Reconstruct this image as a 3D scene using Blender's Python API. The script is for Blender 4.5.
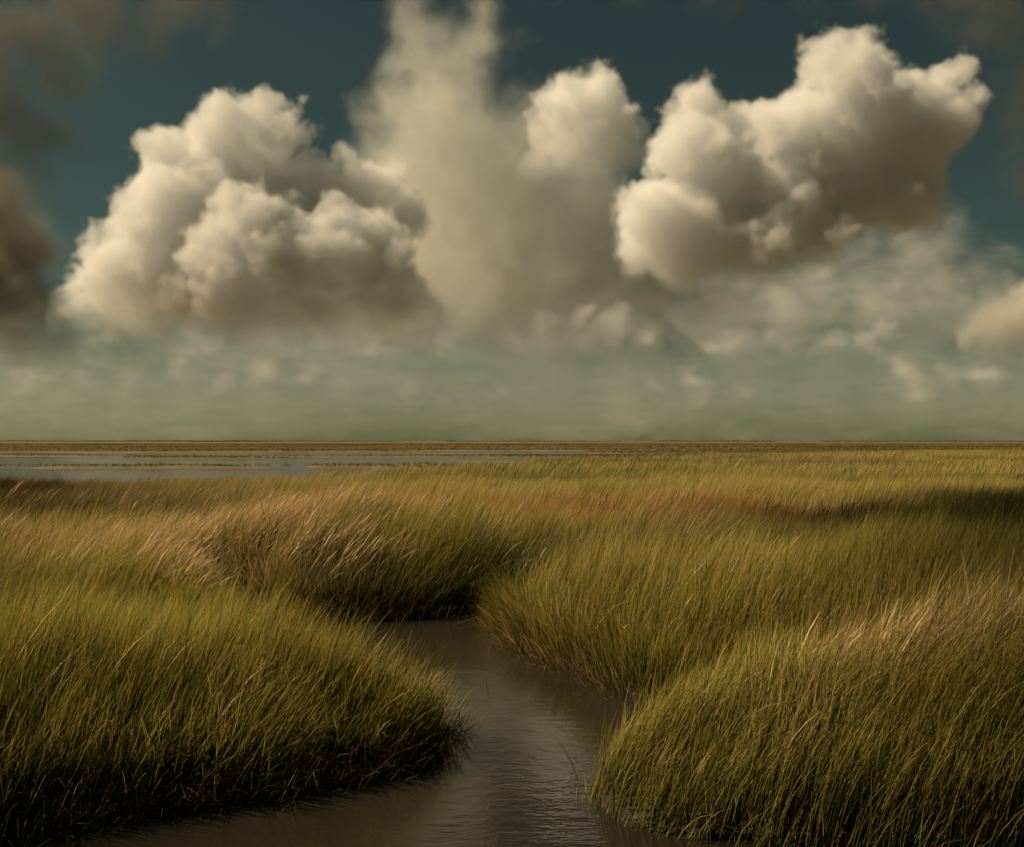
import bpy, math, random
import numpy as np

for o in list(bpy.data.objects):
    bpy.data.objects.remove(o)
S = bpy.context.scene
COL = S.collection
RNG = np.random.default_rng(7)
random.seed(7)

# ------------------------------------------------------------------ camera
W, H = 1024, 847
F = 924.0                      # focal length in pixels
CAM_Z = 2.1
HOR = 441.0                    # picture row of the horizon
cam_d = bpy.data.cameras.new('camera')
cam = bpy.data.objects.new('camera', cam_d)
COL.objects.link(cam)
cam_d.sensor_fit = 'HORIZONTAL'
cam_d.sensor_width = 36.0
cam_d.lens = 36.0 * F / W
cam_d.clip_start = 0.05
cam_d.clip_end = 120000.0
cam.location = (0, 0, CAM_Z)
PITCH = math.atan((HOR - H / 2) / F)
cam.rotation_euler = (math.radians(90) + PITCH, 0, 0)
S.camera = cam

# ------------------------------------------------------------------ light
SUN_TO = np.array([-0.72, 0.06, 0.68]); SUN_TO /= np.linalg.norm(SUN_TO)
SUN_EL = math.asin(SUN_TO[2])
SUN_AZ = math.atan2(SUN_TO[0], SUN_TO[1])        # clockwise from +Y
world = bpy.data.worlds.new("World")
S.world = world
world.use_nodes = True
wt = world.node_tree
wt.nodes.clear()
wo = wt.nodes.new('ShaderNodeOutputWorld')
bg = wt.nodes.new('ShaderNodeBackground')
sky = wt.nodes.new('ShaderNodeTexSky')
sky.sky_type = 'NISHITA'
sky.sun_disc = False
sky.sun_elevation = SUN_EL
sky.sun_rotation = SUN_AZ
sky.altitude = 1500
sky.air_density = 1.0
sky.dust_density = 1.3
sky.ozone_density = 1.0
tint = wt.nodes.new('ShaderNodeMix')
tint.data_type = 'RGBA'; tint.blend_type = 'MULTIPLY'
tint.inputs[0].default_value = 1.0
tint.inputs[7].default_value = (0.270, 0.298, 0.168, 1)
wt.links.new(sky.outputs[0], tint.inputs[6])
wt.links.new(tint.outputs[2], bg.inputs[0])
bg.inputs[1].default_value = 0.05
wt.links.new(bg.outputs[0], wo.inputs[0])

sun_d = bpy.data.lights.new('sun', 'SUN')
sun_d.energy = 5.0
sun_d.angle = math.radians(0.5)
sun_d.color = (1.0, 0.795, 0.52)
sun = bpy.data.objects.new('sun', sun_d)
COL.objects.link(sun)
from mathutils import Vector
sun.rotation_euler = Vector(SUN_TO).to_track_quat('Z', 'Y').to_euler()
sun.location = (-50, -20, 80)

S.view_settings.view_transform = 'Standard'
S.view_settings.look = 'None'
S.view_settings.exposure = 0.62
S.view_settings.gamma = 1.0
S.render.engine = 'CYCLES'
cy = S.cycles
cy.use_denoising = True
cy.use_adaptive_sampling = True
cy.adaptive_threshold = 0.02
cy.max_bounces = 12
cy.diffuse_bounces = 3
cy.glossy_bounces = 3
cy.transmission_bounces = 4
cy.transparent_max_bounces = 8
cy.volume_bounces = 8
cy.volume_step_rate = 2.0
cy.volume_max_steps = 512


def at(u, v, dist, z=None):
    """a point in the place seen along picture column u, row v, at that ground distance"""
    return ((u - W / 2) / F * dist, dist, CAM_Z + (HOR - v) / F * dist)


def tag(o, label=None, cat=None, group=None, kind=None):
    for k, val in (('label', label), ('category', cat), ('group', group), ('kind', kind)):
        if val:
            o[k] = val
    return o


# ------------------------------------------------------------------ the lie of the land
CREEK = np.array([(-8, 3.4), (-8, -8), (9, -8), (9, 4.5), (6, 4.6), (3.2, 4.72), (2.2, 4.78), (1.4, 4.85), (0.9, 5.0), (0.62, 5.12), (0.48, 5.4), (0.58, 5.9), (1.0, 6.3),
                  (1.8, 6.55), (3, 6.7), (4.6, 6.8), (4.6, 7.05), (3, 7.2), (2.2, 7.35), (1.5, 7.5), (1.07, 7.7),
                  (0.80, 8.1), (0.50, 8.65), (0.18, 9.35), (-0.08, 10.3), (-0.22, 11.5), (-0.9, 11.2), (-1.5, 10.9),
                  (-2.6, 10.9), (-3.6, 11.9), (-4.1, 11.6), (-3.2, 9.6), (-2.6, 8.7), (-2.1, 7.7), (-1.5, 7.2), (-0.95, 6.9),
                  (-0.50, 6.6), (-0.58, 6.36), (-0.86, 6.0), (-1.42, 5.64), (-2.09, 5.33), (-2.76, 5.0), (-3.6, 4.65), (-5, 4.2)])


def vnoise(x, y, seed=0):
    """smooth value noise, 0..1"""
    xi = np.floor(x).astype(np.int64); yi = np.floor(y).astype(np.int64)
    fx = x - xi; fy = y - yi
    fx = fx * fx * (3 - 2 * fx); fy = fy * fy * (3 - 2 * fy)

    def hsh(a, b):
        n = (a * 374761393 + b * 668265263 + seed * 1442695041) & 0x7fffffff
        n = ((n ^ (n >> 13)) * 1274126177) & 0x7fffffff
        n = ((n ^ (n >> 16)) * 2246822519) & 0x7fffffff
        return (n & 0xffff) / 65535.0
    return ((hsh(xi, yi) * (1 - fx) + hsh(xi + 1, yi) * fx) * (1 - fy)
            + (hsh(xi, yi + 1) * (1 - fx) + hsh(xi + 1, yi + 1) * fx) * fy)


def fbm(x, y, seed=0, octv=4):
    t = np.zeros_like(x); a = 0.5; n = 0
    for o in range(octv):
        t = t + a * vnoise(x * 2 ** o, y * 2 ** o, seed + o); n += a; a *= 0.5
    return t / n


def ss(a, b, x):
    t = np.clip((x - a) / (b - a), 0, 1)
    return t * t * (3 - 2 * t)


def creek_distance(x, y):
    """metres from the water's edge, negative in the creek"""
    d = np.full(x.shape, 1e9)
    inside = np.zeros(x.shape, bool)
    n = len(CREEK)
    for i in range(n):
        ax, ay = CREEK[i]; bx, by = CREEK[(i + 1) % n]
        ex, ey = bx - ax, by - ay
        t = np.clip(((x - ax) * ex + (y - ay) * ey) / (ex * ex + ey * ey), 0, 1)
        d = np.minimum(d, np.hypot(x - ax - t * ex, y - ay - t * ey))
        c = ((ay > y) != (by > y)) & (x < (bx - ax) * (y - ay) / (by - ay + 1e-12) + ax)
        inside ^= c
    d = np.where(inside, -d, d)
    return d + (vnoise(x * 3.1, y * 3.1, 5) - 0.5) * 0.16 + (vnoise(x * 9, y * 9, 6) - 0.5) * 0.08


def meadow_edge(x, y):
    """how far the near meadow reaches before the lagoon, by direction"""
    s_ = x / np.maximum(y, 1.0)
    e = np.interp(s_, [-0.9, -0.55, -0.22, -0.1, 0.05, 0.3, 0.55, 0.9], [31, 32, 33, 45, 62, 92, 128, 140])
    return e * (1 + (vnoise(x * 0.25, y * 0.1, 9) - 0.5) * 0.10)


def land(x, y):
    """1 on land, 0 under the lagoon"""
    near = ss(0, -4, y - meadow_edge(x, y))
    ly = np.log(np.maximum(y, 1.0))
    n = (fbm(x / 38 + 3, ly * 12, 21, 4) - 0.5)
    lw = ly + n * 0.42
    band = np.exp(-((lw - math.log(72)) / 0.045) ** 2) * 0.62 + np.exp(-((lw - math.log(118)) / 0.06) ** 2)
    band = np.maximum(band, ss(math.log(165), math.log(200), lw))
    s_ = x / np.maximum(y, 1.0)
    band = np.maximum(band, ss(-0.05, 0.25, s_ + n * 0.5))
    chan = np.exp(-((lw - math.log(270)) / 0.10) ** 2) + np.exp(-((lw - math.log(480)) / 0.10) ** 2)
    band = band - chan * ss(0.42, 0.60, vnoise(x / 160 + 8, ly * 3, 31))
    far = ss(0.40, 0.55, band + n * 0.35)
    return np.maximum(near, far * (y > 20))


def ground_z(x, y):
    r = np.hypot(x, y)
    d = np.full(x.shape, 50.0)
    m = (np.abs(x) < 14) & (y > -14) & (y < 20)
    d[m] = creek_distance(x[m], y[m])
    z = -0.45 + 0.53 * ss(-0.16, 0.06, d) + 0.08 * ss(0.05, 0.4, d) + 0.06 * ss(0.3, 3, d)
    z = z + (fbm(x * 0.9, y * 0.9, 40, 3) - 0.5) * 0.14 * ss(0, 1, d) * (r < 200)
    z = z + 0.22 * np.exp(-((x + 2.3) / 1.7) ** 2 - ((y - 13.2) / 1.6) ** 2) + 0.13 * np.exp(-((x - 3.0) / 1.1) ** 2 - ((y - 5.9) / 0.7) ** 2) * ss(0, .5, d)
    z = z - 0.6 * (1 - land(x, y)) * (y > 20)
    return z


def mesh_obj(name, V, Fq, mat, attrs=None, smooth=True):
    me = bpy.data.meshes.new(name)
    nv, nf, k = len(V), len(Fq), Fq.shape[1]
    me.vertices.add(nv)
    me.vertices.foreach_set('co', np.ascontiguousarray(V, np.float32).ravel())
    me.loops.add(nf * k)
    me.loops.foreach_set('vertex_index', np.ascontiguousarray(Fq, np.int32).ravel())
    me.polygons.add(nf)
    me.polygons.foreach_set('loop_start', np.arange(0, nf * k, k, dtype=np.int32))
    me.polygons.foreach_set('loop_total', np.full(nf, k, np.int32))
    me.polygons.foreach_set('use_smooth', np.full(nf, smooth, bool))
    for nm, arr in (attrs or {}).items():
        a = me.color_attributes.new(nm, 'FLOAT_COLOR', 'POINT')
        rgba = np.ones((nv, 4), np.float32); rgba[:, :3] = arr
        a.data.foreach_set('color', rgba.ravel())
    me.update()
    me.materials.append(mat)
    ob = bpy.data.objects.new(name, me)
    COL.objects.link(ob)
    return ob


def grid_mesh(xs, ys, zf):
    X, Y = np.meshgrid(xs, ys)
    V = np.stack([X.ravel(), Y.ravel(), zf(X.ravel(), Y.ravel())], 1)
    nx, ny = len(xs), len(ys)
    i = np.arange(ny - 1)[:, None] * nx + np.arange(nx - 1)[None]
    i = i.ravel()
    return V, np.stack([i, i + 1, i + nx + 1, i + nx], 1)


class NT:
    """small helper for material nodes"""
    def __init__(self, name):
        self.m = bpy.data.materials.new(name); self.m.use_nodes = True
        self.t = self.m.node_tree; self.t.nodes.clear()
        self.out = self.new('ShaderNodeOutputMaterial')

    def new(self, ty, ins=None, **kw):
        n = self.t.nodes.new(ty)
        for k_, v_ in kw.items(): setattr(n, k_, v_)
        for k_, v_ in (ins or {}).items():
            if isinstance(v_, bpy.types.NodeSocket): self.t.links.new(v_, n.inputs[k_])
            else: n.inputs[k_].default_value = v_
        return n

    def link(self, a, b): self.t.links.new(a, b)

    def noise(self, vec, scale, detail=3, rough=0.5, xyz=(1, 1, 1)):
        mp = self.new('ShaderNodeMapping', {'Vector': vec, 'Scale': xyz})
        return self.new('ShaderNodeTexNoise', {'Vector': mp.outputs[0], 'Scale': scale, 'Detail': detail, 'Roughness': rough})

    def mix(self, f, a, b, blend='MIX'):
        n = self.new('ShaderNodeMix', data_type='RGBA', blend_type=blend)
        for i_, x in ((0, f), (6, a), (7, b)):
            if isinstance(x, bpy.types.NodeSocket): self.t.links.new(x, n.inputs[i_])
            else: n.inputs[i_].default_value = x if i_ == 0 else (*x, 1)
        return n.outputs[2]

    def ramp(self, f, lo, hi):
        return self.new('ShaderNodeMapRange', {'Value': f, 'From Min': lo, 'From Max': hi}, interpolation_type='SMOOTHSTEP').outputs[0]


def mat_ground():
    n = NT('marsh_mud')
    geo = n.new('ShaderNodeNewGeometry')
    p = geo.outputs['Position']
    a = n.noise(p, 1.3, 5, 0.6)
    near = n.mix(n.ramp(a.outputs[0], 0.35, 0.65), (0.016, 0.011, 0.0065), (0.034, 0.024, 0.014))
    # beyond the meadow the ground is a low turf of mixed marsh plants
    b = n.noise(p, 0.02, 4, 0.55, (0.25, 1.0, 1))
    c = n.noise(p, 0.004, 3, 0.5, (0.2, 1.6, 1))
    far = n.mix(n.ramp(b.outputs[0], 0.35, 0.65), (0.070, 0.062, 0.022), (0.14, 0.105, 0.038))
    far = n.mix(n.ramp(c.outputs[0], 0.40, 0.66), far, (0.13, 0.082, 0.04))
    sp = n.new('ShaderNodeSeparateXYZ', {0: p})
    col = n.mix(n.ramp(sp.outputs[1], 30, 70), near, far)
    bs = n.new('ShaderNodeBsdfPrincipled', {'Base Color': col, 'Roughness': 0.75})
    bs.inputs['Specular IOR Level'].default_value = 0.3
    bp = n.new('ShaderNodeBump', {'Height': n.noise(p, 14, 5, 0.6).outputs[0], 'Strength': 0.5, 'Distance': 0.03})
    n.link(bp.outputs[0], bs.inputs['Normal'])
    n.link(bs.outputs[0], n.out.inputs[0])
    return n.m


def mat_water():
    n = NT('murky_water')
    p = n.new('ShaderNodeNewGeometry').outputs['Position']
    w1 = n.noise(p, 12.0, 3, 0.55, (0.45, 1.0, 1))
    w2 = n.noise(p, 1.1, 2, 0.5, (0.5, 1.0, 1))
    w3 = n.noise(p, 42.0, 2, 0.5, (0.4, 1.0, 1))
    gust = n.ramp(n.noise(p, 0.8, 2, 0.5).outputs[0], 0.3, 0.7)
    s1 = n.new('ShaderNodeMath', {0: w1.outputs[0], 1: 0.011}, operation='MULTIPLY').outputs[0]
    s2 = n.new('ShaderNodeMath', {0: w2.outputs[0], 1: 0.035, 2: s1}, operation='MULTIPLY_ADD').outputs[0]
    g = n.new('ShaderNodeMath', {0: gust, 1: 0.0035, 2: 0.0015}, operation='MULTIPLY_ADD').outputs[0]
    s3 = n.new('ShaderNodeMath', {0: w3.outputs[0], 1: g, 2: s2}, operation='MULTIPLY_ADD').outputs[0]
    bp = n.new('ShaderNodeBump', {'Height': s3, 'Strength': 0.24, 'Distance': 1.0})
    silt = n.noise(p, 0.7, 3, 0.5)
    col = n.mix(n.ramp(silt.outputs[0], 0.3, 0.7), (0.014, 0.0115, 0.0078), (0.022, 0.0185, 0.0125))
    sy = n.new('ShaderNodeSeparateXYZ', {0: p})     # the open lagoon is ruffled by the wind, the creek is sheltered
    wind_rough = n.new('ShaderNodeMapRange', {'Value': sy.outputs[1], 'From Min': 14.0, 'From Max': 45.0, 'To Min': 0.04, 'To Max': 0.17}).outputs[0]
    bs = n.new('ShaderNodeBsdfPrincipled', {'Base Color': col, 'Roughness': wind_rough, 'IOR': 1.42, 'Normal': bp.outputs[0]})
    n.link(bs.outputs[0], n.out.inputs[0])
    return n.m


def mat_grass(name, transl=0.45, rough=0.5):
    n = NT(name)
    at_ = n.new('ShaderNodeVertexColor', layer_name='hue')
    geo = n.new('ShaderNodeNewGeometry')
    v = n.noise(geo.outputs['Position'], 40, 2, 0.5)
    col = n.mix(n.ramp(v.outputs[0], 0.3, 0.7), (0.82, 0.80, 0.78), (1.15, 1.15, 1.1))
    col = n.mix(1.0, at_.outputs[0], col, 'MULTIPLY')
    bs = n.new('ShaderNodeBsdfPrincipled', {'Base Color': col, 'Roughness': rough})
    bs.inputs['Specular IOR Level'].default_value = 0.25
    tr = n.new('ShaderNodeBsdfTranslucent', {'Color': col})
    mx = n.new('ShaderNodeMixShader', {0: transl, 1: bs.outputs[0], 2: tr.outputs[0]})
    n.link(mx.outputs[0], n.out.inputs[0])
    return n.m


def spread(lo, hi, step, g, far):
    """coordinates even between lo and hi, growing outward"""
    c = list(np.arange(lo, hi, step))
    s_ = step; x = c[-1]
    while x < far: s_ *= g; x += s_; c.append(x)
    return c


ys = np.array([-400, -120, -40, -20, -12, -8, -5, -2, 0, 1.5, 2.5, 3.2] + spread(3.8, 13, 0.07, 1.025, 24000))
xp = spread(0, 5, 0.08, 1.05, 30000)
xs = np.array([-x for x in xp[:0:-1]] + xp)
V, Fq = grid_mesh(xs, ys, ground_z)
tag(mesh_obj('ground', V, Fq, mat_ground()), kind='structure')
V = np.array([(-30000, -400, 0), (30000, -400, 0), (30000, 24000, 0), (-30000, 24000, 0)], float)
tag(mesh_obj('water', V, np.array([[0, 1, 2, 3]]), mat_water()), kind='structure')


# ------------------------------------------------------------------ grass
def blades(x, y, h, w, ang, th0, th1, base, mid, tip, segs=4, head=None, z0=None):
    """every blade a tapering bent strip; returns vertices, faces, colours"""
    N = len(x)
    z = ground_z(x, y) - 0.03 if z0 is None else z0
    dx, dy = np.cos(ang), np.sin(ang)
    fac = RNG.uniform(0, math.pi, N)
    wx, wy = np.cos(fac), np.sin(fac)
    px, py, pz = x.copy(), y.copy(), z.copy()
    Vs, Cs = [], []
    for i in range(segs + 1):
        t = i / segs
        if i:
            th = th0 + (th1 - th0) * ((i - 0.5) / segs) ** 1.4
            l = h / segs
            px = px + dx * np.sin(th) * l
            py = py + dy * np.sin(th) * l
            pz = pz + np.cos(th) * l
        ww = w * (1 - t ** 2.2 * 0.93) * 0.5
        if head is not None:
            ww = w * head[i] * 0.5
        Vs.append(np.stack([px - wx * ww, py - wy * ww, pz], 1))
        Vs.append(np.stack([px + wx * ww, py + wy * ww, pz], 1))
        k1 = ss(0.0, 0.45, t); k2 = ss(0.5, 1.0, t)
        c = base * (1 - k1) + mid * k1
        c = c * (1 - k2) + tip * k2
        Cs += [c, c]
    V = np.stack(Vs, 1).reshape(-1, 3)
    C = np.stack(Cs, 1).reshape(-1, 3)
    b = (np.arange(N) * (segs + 1) * 2)[:, None]
    Fq = []
    for i in range(segs):
        Fq.append(b + np.array([[2 * i, 2 * i + 1, 2 * i + 3, 2 * i + 2]]))
    return V, np.concatenate(Fq, 1).reshape(-1, 4), C


def scatter(y0, y1, density, margin=0.8, smax=0.60):
    """points on the meadow inside the wedge that can be seen, plus a margin"""
    wid = 2 * (smax * y1 + margin)
    n = int(wid * (y1 - y0) * density)
    x = RNG.uniform(-wid / 2, wid / 2, n); y = RNG.uniform(y0, y1, n)
    k = np.abs(x) < smax * y + margin
    return x[k], y[k]


def c3(*c): return np.array(c)[None, :]


def blob(x, y, cx, cy, rx, ry, ns=0.5, seed=3):
    q = ((x - cx) / rx) ** 2 + ((y - cy) / ry) ** 2
    return np.clip(1.25 - q - (fbm(x * 0.8, y * 0.8, seed, 3) - 0.5) * ns * 4, 0, 1)


def sward(x, y, d):
    """height and colours of the plants at each point of the meadow"""
    n = len(x)
    lump = fbm(x * 0.55, y * 0.45, 50, 3)
    h = 0.80 + (lump - 0.5) * 0.45
    h = h * (0.64 + 0.36 * ss(0.0, 0.75, d))
    h = h * (1 - 0.28 * blob(x, y, -2.4, 8.0, 2.2, 1.1, 0.2))
    h = h * (1 - 0.30 * blob(x, y, -0.95, 6.9, 0.75, 0.75, 0.15))
    # the low corner of the right bank
    rb = ss(7.3, 6.6, y) * ss(0.2, 0.5, x)
    h = np.where(rb > 0, h * (1 - rb * 0.36 * ss(1.9, 0.5, x)) * (1 + 0.04 * rb * ss(1.6, 2.6, x)), h)
    red = blob(x, y, 1.0, 15.9, 6.0, 2.2, 0.5)
    straw = np.maximum(blob(x, y, -3.5, 13.8, 2.3, 1.7), 1.2 * blob(x, y, 2.7, 6.15, 1.3, 0.75, 0.3))
    straw = np.maximum(straw, 0.9 * blob(x, y, -5.2, 11.3, 3.4, 2.2))
    gold = ss(15, 22, y) * (0.45 + 0.55 * ss(0.35, 0.65, fbm(x * 0.09, y * 0.22, 61, 3)))
    gold = np.maximum(gold, 0.9 * blob(x, y, 1.3, 9.8, 2.3, 1.3, 0.3))
    brown = ss(-0.1, -0.45, x / y) * ss(12, 18, y) * 0.8
    rush_and_shade = np.maximum(np.maximum(blob(x, y, 2.2, 11.7, 3.4, 0.9, 0.4), blob(x, y, 7.4, 14.4, 3.2, 1.5, 0.4)), 0.8 * blob(x, y, -8.5, 18, 4.5, 2.0, 0.5))  # dark bands of shade put into the blade colour
    rush_and_shade = np.maximum(rush_and_shade, 0.75 * ss(17, 21, y) * ss(0.54, 0.68, fbm(x * 0.06 + 5, y * 0.28, 63, 3)))
    rush_and_shade = np.maximum(rush_and_shade, 0.8 * blob(x, y, -1.9, 11.0, 1.4, 0.7, 0.4))  # shaded face of the mound, painted into the blades
    v = RNG.normal(0, 1, n)[:, None]
    vv = RNG.uniform(0, 1, n)
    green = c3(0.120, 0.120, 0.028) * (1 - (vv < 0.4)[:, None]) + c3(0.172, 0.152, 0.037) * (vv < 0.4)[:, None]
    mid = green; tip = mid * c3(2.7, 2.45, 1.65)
    dry = (RNG.uniform(0, 1, n) < 0.16)[:, None]
    mid = np.where(dry, c3(0.17, 0.12, 0.045), mid); tip = np.where(dry, c3(0.30, 0.21, 0.09), tip)

    def toward(a, f, c): return a * (1 - f[:, None]) + c * f[:, None]
    mid = toward(mid, gold * 0.6, c3(0.21, 0.16, 0.042)); tip = toward(tip, gold * 0.6, c3(0.40, 0.30, 0.095))
    mid = toward(mid, brown, c3(0.13, 0.085, 0.028)); tip = toward(tip, brown, c3(0.20, 0.13, 0.05))
    mid = toward(mid, red * 0.95, c3(0.22, 0.090, 0.030)); tip = toward(tip, red * 0.95, c3(0.36, 0.150, 0.055))
    mid = toward(mid, np.minimum(straw, 1) * 0.35, c3(0.20, 0.135, 0.055)); tip = toward(tip, np.minimum(straw, 1) * 0.7, c3(0.50, 0.345, 0.175))
    mid = toward(mid, rush_and_shade * 0.85, c3(0.040, 0.044, 0.012)); tip = toward(tip, rush_and_shade * 0.8, c3(0.075, 0.070, 0.022))
    br = np.exp(v * 0.16)
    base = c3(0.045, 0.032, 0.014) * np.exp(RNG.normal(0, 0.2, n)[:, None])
    return h, base, mid * br, tip * br, straw


def grad(x, y):
    e = 0.08
    gx = creek_distance(x + e, y) - creek_distance(x - e, y)
    gy = creek_distance(x, y + e) - creek_distance(x, y - e)
    l = np.hypot(gx, gy) + 1e-6
    return gx / l, gy / l


WIND = 0.12    # direction the wind lays the grass: to the right, a little away


def grow(name, y0, y1, density, width, segs, label=None, fringe=False):
    x, y = scatter(y0, y1, density)
    d = np.full(x.shape, 20.0)
    m = (np.abs(x) < 8) & (y < 14)
    d[m] = creek_distance(x[m], y[m])
    k = d > RNG.uniform(-0.20, 0.04, len(x))
    if y1 > 20: k &= (y < meadow_edge(x, y) - 0.5)
    k &= RNG.uniform(0, 1, len(x)) < 0.55 + 0.75 * fbm(x * 1.7, y * 1.7, 71, 3)
    if fringe: k = (d > -0.10) & (d < 0.40) & ~((x > 0.2) & (y < 6.2))
    x, y, d = x[k], y[k], d[k]
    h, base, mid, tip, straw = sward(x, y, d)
    n = len(x)
    if fringe: h = h * RNG.uniform(0.45, 0.95, n)
    h = h * np.clip(RNG.normal(1.0, 0.17 - 0.10 * ss(12, 25, y), n), 0.45, 1.45) * 1.12
    ang = WIND + RNG.normal(0, 0.55, n) + 2.2 * (fbm(x * 1.3 + 2, y * 1.1, 83, 3) - 0.5)
    h = h * (0.84 + 0.32 * vnoise(x * 2.6, y * 2.2, 85))
    th0 = np.abs(RNG.normal(0.10, 0.10, n)); th1 = np.clip(RNG.normal(0.55 + 0.35 * ss(6, 16, y), 0.25, n), 0.1, 1.6)
    th1 = th1 + 0.8 * (fbm(x * 0.9 + 7, y * 0.7, 81, 2) - 0.5)
    # at the water's edge the blades flop outward
    e = np.clip(1 - d / 0.38, 0, 1) * (d < 1) * (1 - 0.92 * (y < 6.3) * (x > 0.2)) * 0.8
    if e.max() > 0:
        q = e > 0
        gx, gy = grad(x[q], y[q])
        vx = np.cos(ang[q]) * 0.8 - gx * e[q] * 2.2; vy = np.sin(ang[q]) * 0.8 - gy * e[q] * 2.2
        ang[q] = np.arctan2(vy, vx) + RNG.normal(0, 0.35, q.sum())
        th0[q] += e[q] * np.abs(RNG.normal(0.15, 0.25, q.sum())); th1[q] += e[q] * np.abs(RNG.normal(0.35, 0.35, q.sum()))
    w = width * np.exp(RNG.normal(0, 0.38, n))
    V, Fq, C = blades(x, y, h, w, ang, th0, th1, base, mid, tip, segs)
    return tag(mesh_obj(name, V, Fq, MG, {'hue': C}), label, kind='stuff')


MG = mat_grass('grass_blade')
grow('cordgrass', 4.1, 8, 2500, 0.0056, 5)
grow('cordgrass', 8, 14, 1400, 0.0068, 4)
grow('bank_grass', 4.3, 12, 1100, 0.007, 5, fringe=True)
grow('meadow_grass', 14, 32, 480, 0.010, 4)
grow('meadow_grass', 32, 145, 42, 0.026, 3)


def far_grass():
    n = 220000
    y = np.exp(RNG.uniform(math.log(60), math.log(700), n)); x = RNG.uniform(-0.62, 0.62, n) * y
    k = (land(x, y) > 0.92) & (y > meadow_edge(x, y))
    x, y = x[k], y[k]; n = len(x)
    f = fbm(x / 60, np.log(y) * 8, 91, 3)
    f = ss(0.35, 0.65, f)[:, None]
    mid = c3(0.085, 0.078, 0.022) * (1 - f) + c3(0.15, 0.115, 0.038) * f
    br = np.exp(RNG.normal(0, 0.1, n))[:, None]
    V, Fq, C = blades(x, y, RNG.uniform(0.10, 0.26, n) * (1 + ss(140, 220, y)), 0.0009 * y, WIND + RNG.normal(0, 0.6, n), np.full(n, .1), RNG.uniform(.3, .9, n),
                      mid * 0.8 * br, mid * br, mid * 1.4 * br, 2)
    tag(mesh_obj('far_marsh_grass', V, Fq, MG, {'hue': C}), kind='stuff')


far_grass()


def seed_heads():
    """straw coloured flowering stalks standing above the leaves"""
    Vs, Fs, Cs, off = [], [], [], 0
    for (y0, y1, dens) in ((4.3, 8, 330), (8, 20, 150)):
        x, y = scatter(y0, y1, dens)
        d = creek_distance(x, y)
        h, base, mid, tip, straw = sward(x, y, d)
        k = (d > 0.1) & (RNG.uniform(0, 1, len(x)) < straw * 1.0 + 0.02)
        x, y, h = x[k], y[k], h[k]; n = len(x)
        c = c3(0.52, 0.37, 0.20) * np.exp(RNG.normal(0, 0.2, n))[:, None]
        V, Fq, C = blades(x, y, h * RNG.uniform(1.12, 1.38, n), np.full(n, 0.011 if y0 < 8 else 0.015) * np.exp(RNG.normal(0, .25, n)),
                          WIND + RNG.normal(0, 0.4, n), np.abs(RNG.normal(.12, .1, n)), RNG.uniform(.7, 1.5, n),
                          c * c3(.4, .4, .35), c * .75, c, 6, head=[.25, .25, .25, .3, .9, 1.0, .15])
        Vs.append(V); Fs.append(Fq + off); Cs.append(C); off += len(V)
    tag(mesh_obj('seeding_grass', np.concatenate(Vs), np.concatenate(Fs), MG, {'hue': np.concatenate(Cs)}), kind='stuff')


seed_heads()


def far_woods():
    """broken line of low trees and scrub at the edge of the marsh, kilometres off"""
    Vs, Fs, Cs, off = [], [], [], 0
    for (Y, x0, x1, hh) in ((3600, -2600, -900, 5.5), (3300, -800, -420, 3.5), (4200, -300, 500, 4.0), (3900, 620, 1100, 5.0), (3400, 1150, 2400, 4.0), (2600, -900, -700, 3.0)):
        n = int((x1 - x0) * 3.0)
        x = RNG.uniform(x0, x1, n); y = Y + RNG.normal(0, 30, n)
        h = hh * (0.35 + 1.1 * fbm(x / 45, y / 90, 77, 3)) * RNG.uniform(0.3, 1.0, n)
        c = c3(0.034, 0.036, 0.016) * np.exp(RNG.normal(0, .2, n))[:, None]
        V, Fq, C = blades(x, y, h, RNG.uniform(2.0, 4.5, n), RNG.uniform(0, 6.28, n), np.zeros(n), RNG.uniform(.1, .6, n), c, c, c * 1.2, 3, z0=np.zeros(n))
        Vs.append(V); Fs.append(Fq + off); Cs.append(C); off += len(V)
    tag(mesh_obj('far_woods', np.concatenate(Vs), np.concatenate(Fs), MG, {'hue': np.concatenate(Cs)}), kind='stuff')


far_woods()


def thatch():
    """dead brown stems lying tangled along the waterline"""
    x, y = scatter(4.1, 12, 1500)
    d = creek_distance(x, y)
    k = (d > -0.16) & (d < 0.22) & ~((x > 0.2) & (y < 6.2)) & (RNG.uniform(0, 1, len(x)) < 0.75)
    x, y, d = x[k], y[k], d[k]; n = len(x)
    gx, gy = grad(x, y)
    ang = np.arctan2(-gy, -gx) + RNG.normal(0, 0.8, n)
    c = c3(0.105, 0.070, 0.032) * np.exp(RNG.normal(0, 0.35, n))[:, None]
    V, Fq, C = blades(x, y, RNG.uniform(0.12, 0.42, n), RNG.uniform(0.003, 0.008, n), ang, RNG.uniform(0.2, 1.1, n), RNG.uniform(1.0, 2.1, n),
                      c * 0.5, c, c * 1.3, 5, z0=np.maximum(ground_z(x, y), -0.02))
    V[:, 2] = np.maximum(V[:, 2], 0.004)
    tag(mesh_obj('dead_thatch', V, Fq, MG, {'hue': C}), kind='stuff')


thatch()


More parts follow.
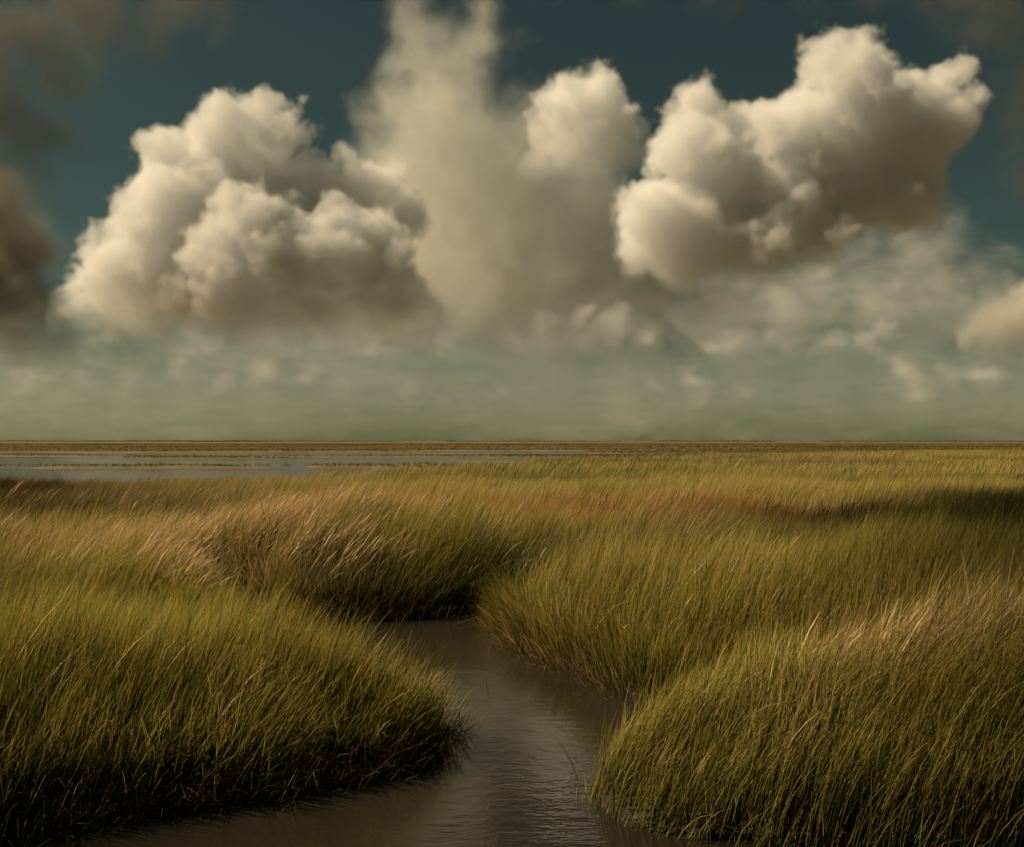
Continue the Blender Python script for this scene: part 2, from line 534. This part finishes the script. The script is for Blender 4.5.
def stems(name, label, roots, col, group=None):
    """a few single stems: (x, y, length, width, direction, lean at foot, lean at tip)"""
    R = np.array(roots, float); n = len(R)
    c = c3(*col) * np.exp(RNG.normal(0, 0.15, n))[:, None]
    x0, y0 = R[0, 0], R[0, 1]
    V, Fq, C = blades(R[:, 0], R[:, 1], R[:, 2], R[:, 3], R[:, 4], R[:, 5], R[:, 6], c * 0.5, c, c * 1.3, 7, z0=np.full(n, -0.03))
    V[:, 2] = np.maximum(V[:, 2], -0.03)
    V[:, 0] -= x0; V[:, 1] -= y0
    ob = mesh_obj(name, V, Fq, MG, {'hue': C})
    ob.location = (x0, y0, 0)
    return tag(ob, label, 'reed' if 'reed' in name else 'stems', group)


stems('broken_stems', 'dark broken stems poking out over the water at the tip of the left bank',
      [(-0.44 + random.uniform(-.12, .10), 6.45 + random.uniform(-.12, .12), random.uniform(.22, .5), random.uniform(.005, .009),
        random.uniform(-0.7, 0.5), random.uniform(.2, .9), random.uniform(.8, 2.0)) for _ in range(26)], (0.10, 0.075, 0.04))
stems('bent_reed', 'single thin pale reed leaning in the open water at the head of the creek',
      [(-0.235, 8.25, 0.48, 0.006, 0.9, 0.12, 0.35)], (0.20, 0.14, 0.07))
stems('bent_reed', 'thin reed arching out of the water close to the right foreground bank',
      [(0.42, 5.75, 0.55, 0.006, 2.6, 0.35, 1.5)], (0.16, 0.12, 0.055))
stems('fallen_reed', 'pale fallen reed lying across the end of the creek beside the far bank',
      [(-0.75, 10.55, 0.75, 0.009, 0.15, 1.2, 1.5)], (0.24, 0.17, 0.08))

# ------------------------------------------------------------------ clouds
def cloud_material(density, color, aniso=0.0):
    m = bpy.data.materials.new('cloud_vapour')
    m.use_nodes = True
    nt = m.node_tree
    nt.nodes.clear()
    out = nt.nodes.new('ShaderNodeOutputMaterial')
    pv = nt.nodes.new('ShaderNodeVolumePrincipled')
    pv.inputs['Color'].default_value = (*color, 1)
    pv.inputs['Density'].default_value = density
    pv.inputs['Anisotropy'].default_value = aniso
    nt.links.new(pv.outputs[0], out.inputs['Volume'])
    return m


def cloud(name, label, puffs, dist, density, voxel_px=2.4, warp=(1.0, 1.0), soft=0.25, erode=0.25,
          base=None, color=(0.90, 0.908, 0.905), squash=1.0, seed=0, depth=1.0, group=None, base_soft=30, aniso=0.0, puffs_m=None, k_m=1.0):
    """a body of vapour grown from round puffs (column, row, radius as seen from the shore), kept in metres"""
    rg = np.random.default_rng(seed + 100)
    k = dist / F if puffs else k_m
    P = list(puffs_m or [])
    for p in puffs or []:
        u, v, r = p[:3]
        dy = p[3] if len(p) > 3 else rg.uniform(-0.5, 0.5) * r * depth
        dd = dist + dy * k
        x, y, z = at(u, v, dd)
        P.append((x, y, z, r * k))
    P = np.array(P)
    pad = 26 * k * warp[0]
    mn = (P[:, :3] - P[:, 3:4]).min(0) - pad
    mx = (P[:, :3] + P[:, 3:4]).max(0) + pad
    if base is not None:
        mn[2] = max(mn[2], at(0, base + base_soft, dist)[2])
    org = (mn + mx) / 2
    org[2] = mn[2]
    mn -= org; mx -= org
    P[:, :3] -= org
    res = np.clip(np.ceil((mx - mn) / (voxel_px * k)).astype(int), 8, 420)
    me = bpy.data.volumes.new(name)
    ob = bpy.data.objects.new(name, me)
    COL.objects.link(ob)
    ob.location = org
    ng = bpy.data.node_groups.new(name + '_vapour', 'GeometryNodeTree')
    ng.interface.new_socket('Geometry', in_out='INPUT', socket_type='NodeSocketGeometry')
    ng.interface.new_socket('Geometry', in_out='OUTPUT', socket_type='NodeSocketGeometry')
    N, L = ng.nodes, ng.links
    gout = N.new('NodeGroupOutput')
    N.new('NodeGroupInput')
    vc = N.new('GeometryNodeVolumeCube')
    vc.inputs['Min'].default_value = tuple(mn)
    vc.inputs['Max'].default_value = tuple(mx)
    for nm, r_ in zip(('Resolution X', 'Resolution Y', 'Resolution Z'), res):
        vc.inputs[nm].default_value = int(r_)
    pos = N.new('GeometryNodeInputPosition').outputs[0]

    def math_(op, a, b=None, c=None, clamp=False):
        n = N.new('ShaderNodeMath'); n.operation = op; n.use_clamp = clamp
        for i, x in enumerate((a, b, c)):
            if x is None: continue
            if isinstance(x, (int, float)): n.inputs[i].default_value = float(x)
            else: L.new(x, n.inputs[i])
        return n.outputs[0]

    def noise(vec, size_px, detail, rough, off, colour=False):
        mp = N.new('ShaderNodeVectorMath'); mp.operation = 'MULTIPLY_ADD'
        L.new(vec, mp.inputs[0])
        s = 1.0 / (size_px * k)
        mp.inputs[1].default_value = (s, s, s * squash)
        mp.inputs[2].default_value = (off, off * 1.7, off * 0.3)
        n = N.new('ShaderNodeTexNoise')
        n.inputs['Scale'].default_value = 1.0
        n.inputs['Detail'].default_value = detail
        n.inputs['Roughness'].default_value = rough
        L.new(mp.outputs[0], n.inputs['Vector'])
        return n.outputs[1] if colour else n.outputs[0]

    def warp_by(vec, size_px, amp_px, detail, rough, off):
        n = noise(vec, size_px, detail, rough, off, True)
        s = N.new('ShaderNodeVectorMath'); s.operation = 'SUBTRACT'
        L.new(n, s.inputs[0]); s.inputs[1].default_value = (0.5, 0.5, 0.5)
        a = N.new('ShaderNodeVectorMath'); a.operation = 'MULTIPLY_ADD'
        L.new(s.outputs[0], a.inputs[0])
        a.inputs[1].default_value = (amp_px * k * 2,) * 3
        L.new(vec, a.inputs[2])
        return a.outputs[0]

    p1 = warp_by(pos, 70, 24 * warp[0], 2.0, 0.5, seed * 3.1)
    p2 = warp_by(p1, 17, 8.5 * warp[1], 3.0, 0.55, seed * 5.3 + 9)
    acc = None
    for (x, y, z, r) in P:
        dn = N.new('ShaderNodeVectorMath'); dn.operation = 'DISTANCE'
        L.new(p2, dn.inputs[0]); dn.inputs[1].default_value = (x, y, z)
        d = math_('MULTIPLY_ADD', dn.outputs['Value'], -1.0 / (40 * k), r / (40 * k))   # depth inside, in 40 px units
        acc = d if acc is None else math_('SMOOTH_MAX', acc, d, 0.15)
    er = noise(pos, 26, 4.0, 0.6, seed * 2.7 + 4)
    er2 = math_('MULTIPLY_ADD', er, -2.0 * erode, erode)
    dd = math_('ADD', acc, er2)
    if base is not None:
        sx = N.new('ShaderNodeSeparateXYZ'); L.new(p1, sx.inputs[0])
        zb = at(0, base, dist)[2] - org[2]
        fl = math_('MULTIPLY_ADD', sx.outputs[2], 1.0 / (40 * k), -zb / (40 * k))
        fl = math_('MULTIPLY', fl, 40 / base_soft * soft)
        dd = math_('SMOOTH_MIN', dd, fl, 0.1)
    dens = math_('DIVIDE', dd, soft, clamp=True)
    dens = math_('MULTIPLY', dens, dens)
    L.new(dens, vc.inputs['Density'])
    sm = N.new('GeometryNodeSetMaterial')
    mat = cloud_material(density / k, color, aniso)
    sm.inputs['Material'].default_value = mat
    L.new(vc.outputs[0], sm.inputs[0])
    L.new(sm.outputs[0], gout.inputs[0])
    md = ob.modifiers.new('vapour', 'NODES'); md.node_group = ng
    me.materials.append(mat)
    tag(ob, label, 'cloud', group)
    return ob


cloud('cumulus_cloud', 'towering cream cumulus cloud with a dark flat base, filling the left of the sky',
      [(258, 128, 38), (222, 128, 34), (172, 160, 36), (295, 138, 20), (160, 205, 48), (225, 200, 75),
       (120, 262, 40), (95, 290, 30), (180, 270, 70), (260, 270, 80), (300, 215, 62), (362, 192, 38),
       (385, 220, 40), (350, 265, 65), (396, 262, 26, -60), (130, 310, 55), (220, 315, 65), (310, 315, 65),
       (390, 310, 55), (268, 104, 18), (240, 104, 16), (150, 146, 16), (292, 104, 14), (312, 134, 12), (340, 160, 20),
       (90, 320, 40), (80, 275, 14)],
      5200, 0.055, base=345, seed=1, base_soft=60, erode=0.62, warp=(1.2, 1.4), soft=0.2, voxel_px=2.0)
cloud('cumulus_cloud', 'largest bright cumulus cloud, rising to the right with a rounded left bulge',
      [(655, 228, 44), (640, 245, 34), (700, 225, 68), (692, 150, 42), (702, 105, 28), (682, 112, 20),
       (740, 160, 60), (780, 150, 55), (800, 118, 30), (850, 80, 48), (835, 62, 24), (872, 50, 24), (860, 120, 60),
       (800, 200, 65), (740, 245, 55), (910, 98, 42), (945, 82, 22), (957, 72, 16), (945, 125, 38),
       (910, 155, 50), (850, 180, 55), (965, 112, 20), (690, 262, 38), (780, 245, 48), (850, 228, 18, -60), (905, 190, 45)],
      5400, 0.055, base=300, seed=2, base_soft=70, erode=0.62, warp=(1.2, 1.4), soft=0.2, voxel_px=2.0)
cloud('cumulus_cloud', 'small round cauliflower cloud head between the two big cumulus clouds',
      [(590, 108, 44), (562, 112, 24), (612, 98, 27), (630, 108, 16), (560, 88, 18), (590, 80, 22), (640, 130, 16),
       (590, 150, 55), (570, 185, 55), (625, 185, 45), (545, 140, 20)],
      5900, 0.07, base=185, seed=3, base_soft=75, erode=0.55, soft=0.2, warp=(1.0, 1.4), voxel_px=2.0)
cloud('veil_cloud', 'tall soft grey veil of cloud standing behind the gap between the big cumulus clouds',
      [(440, 60, 60), (475, 40, 52), (440, 110, 68), (425, 165, 85), (480, 180, 95), (455, 75, 66), (410, 70, 46), (440, 220, 105), (510, 230, 105),
       (560, 240, 100), (470, 290, 105), (560, 290, 95), (390, 112, 40), (365, 98, 26), (420, 25, 48),
       (485, 8, 42), (390, 300, 90), (520, 150, 75), (640, 290, 80), (330, 310, 70), (720, 300, 60), (260, 330, 50), (200, 335, 40), (780, 300, 50)],
      6800, 0.017, base=378, seed=4, soft=1.0, erode=0.62, warp=(1.6, 2.4), base_soft=90, voxel_px=3.0, color=(0.78, 0.79, 0.76))
cloud('stratus_cloud', 'dark flat sheet of grey cloud under the base of the towering left cumulus',
      [(u, 338 + (u * 37 % 13), 24, (u * 7919 % 200) - 100) for u in range(90, 560, 24)] + [(330, 322, 30), (400, 318, 34), (460, 322, 30), (300, 326, 26)],
      5600, 0.022, base=362, seed=31, soft=0.8, erode=0.7, warp=(1.3, 1.3), base_soft=30, voxel_px=3.2, squash=2.4, color=(0.78, 0.80, 0.78))
cloud('low_cloud_bank', 'long low streaky grey haze of cloud lying along the whole horizon',
      [(u, 385 + 12 * math.sin(u * .013), 95, (u * 7919 % 300) - 150) for u in range(-330, 1400, 70)],
      14000, 0.0018, base=447, seed=5, soft=1.3, erode=1.1, warp=(1.5, 1.2), base_soft=6, voxel_px=4.5, squash=4.0, color=(0.82, 0.82, 0.82))
cloud('low_cloud_row', 'row of faint small cloud puffs strung low over the whole horizon',
      [(185, 372, 20), (222, 378, 18), (258, 370, 24), (305, 374, 20), (345, 380, 18), (410, 388, 20), (440, 396, 16), (498, 396, 15), (90, 385, 16), (130, 380, 18), (375, 376, 14), (660, 388, 18), (700, 382, 24), (740, 386, 18), (800, 392, 14),
       (910, 378, 26), (950, 372, 22), (985, 382, 26), (20, 392, 18), (30, 378, 22)],
      9500, 0.045, base=410, seed=25, soft=0.9, erode=0.7, warp=(1.2, 1.3), base_soft=40, voxel_px=3.5, squash=1.6)
for u, v, r, q, lab in ((590, 338, 62, 24, 'low pale cloud patch under the veil cloud, largest of the low patches'),
                        (718, 346, 30, 17, 'small pale cloud patch low beneath the largest cumulus cloud'),
                        (832, 342, 58, 18, 'thin pale cloud patch low on the right, left of the cumulus at the edge')):
    rp = np.random.default_rng(int(u))
    cloud('cloud_patch', lab, [(u + r * rp.uniform(-1, 1), v + q * rp.uniform(-.8, .8), q * rp.uniform(.5, 1.0)) for _ in range(16)] + [(u, v, q), (u - r * .5, v + 3, q * .8), (u + r * .4, v, q * .9)],
          4100, 0.045, base=v + q * 1.2, seed=int(u), soft=0.42, erode=0.34, warp=(1.3, 1.5), base_soft=34, voxel_px=3.0, squash=1.3,
          group='pale low cloud patches')
cloud('cumulus_cloud', 'rounded dim cumulus cut off by the right edge of the sky, low above the marsh',
      [(1012, 318, 40), (985, 332, 30), (1030, 295, 34), (1015, 350, 35), (1060, 320, 50), (965, 345, 18)],
      7000, 0.035, color=(0.78, 0.76, 0.72), base=372, seed=7, erode=0.55, soft=0.45, base_soft=50)
cloud('darkened_cloud', 'brownish cloud mass, its shade put into the colour, at the far left edge beside the towering cumulus',
      [(8, 245, 55), (18, 300, 50), (-10, 200, 50), (40, 335, 42), (-30, 270, 60), (0, 340, 50), (30, 275, 30)],
      4600, 0.05, color=(0.32, 0.30, 0.26), base=385, seed=8, erode=0.6, soft=0.8, base_soft=90, voxel_px=3.5)  # dark colour stands in for the shade on this cloud

cloud('veil_cloud', 'thin grey sheet of cloud trailing below and to the right of the largest cumulus',
      [(u, 285 + (u * 37 % 41), 36 + (u * 13 % 17)) for u in range(660, 1120, 36)] + [(900, 215, 50), (930, 250, 50), (860, 250, 40), (820, 270, 40)],
      7400, 0.012, base=350, seed=11, soft=1.0, erode=0.9, warp=(1.5, 1.4), base_soft=60, voxel_px=4.5, squash=2.0)
cloud('veil_cloud', 'broad thin grey sheet of cloud drawn across the bases of the big cumulus clouds',
      [(u, 318 + 22 * math.sin(u * .011 + 1), 46 + (u * 13 % 19)) for u in range(20, 1000, 40)] + [(470, 285, 60), (540, 290, 60), (610, 300, 50), (880, 270, 60), (930, 240, 50), (820, 280, 50)],
      4300, 0.0075, base=392, seed=41, soft=1.3, erode=0.8, warp=(1.6, 1.6), base_soft=70, voxel_px=4.5, squash=1.8, color=(0.66, 0.68, 0.66))
cloud('darkened_cloud', 'ragged brown veil of cloud, darkened in colour for shade, across the upper left corner of the sky',
      [(20, 30, 60), (80, 10, 60), (150, 20, 45), (-30, 100, 70), (40, 130, 55), (10, 180, 50), (-60, 30, 80), (220, 45, 26), (60, 70, 50), (180, -20, 60)],
      4200, 0.018, color=(0.22, 0.22, 0.19), base=240, seed=12, soft=1.0, erode=0.9, warp=(1.6, 1.4), base_soft=80, voxel_px=4.5)  # colour darkened to put shade into this corner of the sky

cloud('darkened_cloud', 'added thin dark vapour that dims the top right edge and corner of the sky',
      [(560, -22, 36), (640, -26, 40), (720, -24, 42), (800, -30, 44), (880, -18, 42), (950, -4, 46), (1010, 24, 52), (1045, 90, 60), (1060, 170, 55), (1000, -20, 60)],
      4300, 0.013, color=(0.16, 0.17, 0.15), base=260, seed=19, soft=1.0, erode=0.8, warp=(1.6, 1.4), base_soft=80, voxel_px=4.5)  # added dark vapour; only darker sky here, no cloud


def edge_shade_puffs():
    """unseen vapour puffs added toward the sun, laid out to shade the marsh edges"""
    alt = 110.0
    off = SUN_TO / SUN_TO[2] * alt
    G = []  # added blocker puffs, set sunward of the ground they darken
    for Y, x, r in ((2.7, -3.2, 2.2), (2.0, -1.0, 2.1), (1.9, 1.2, 2.1), (2.9, 3.3, 2.2), (4.6, -4.5, 2.0), (4.2, 5.9, 2.1), (7.6, -5.8, 2.1), (7.8, 7.0, 2.2),
                    (10.5, -8.0, 2.4), (10.8, 8.3, 2.5), (14.0, 8.6, 3.0), (15, -11.6, 3.6), (18, 14.2, 3.6), (22, -17.0, 5.0), (27, 25.0, 5.2), (32, -25, 6.5),
                    (40, 36, 7)):
        G.append((x + off[0], Y + off[1], alt, r * 1.2))
    ob = cloud('edge_shade_puffs', 'unseen puffs of vapour, added to shade the edges of the marsh', None, 0, 0.034, puffs_m=G, k_m=0.05,
               seed=15, soft=0.6, erode=0.4, voxel_px=14, warp=(0.5, 0.5))
    del ob['category']
    tag(ob, kind='stuff')


edge_shade_puffs()
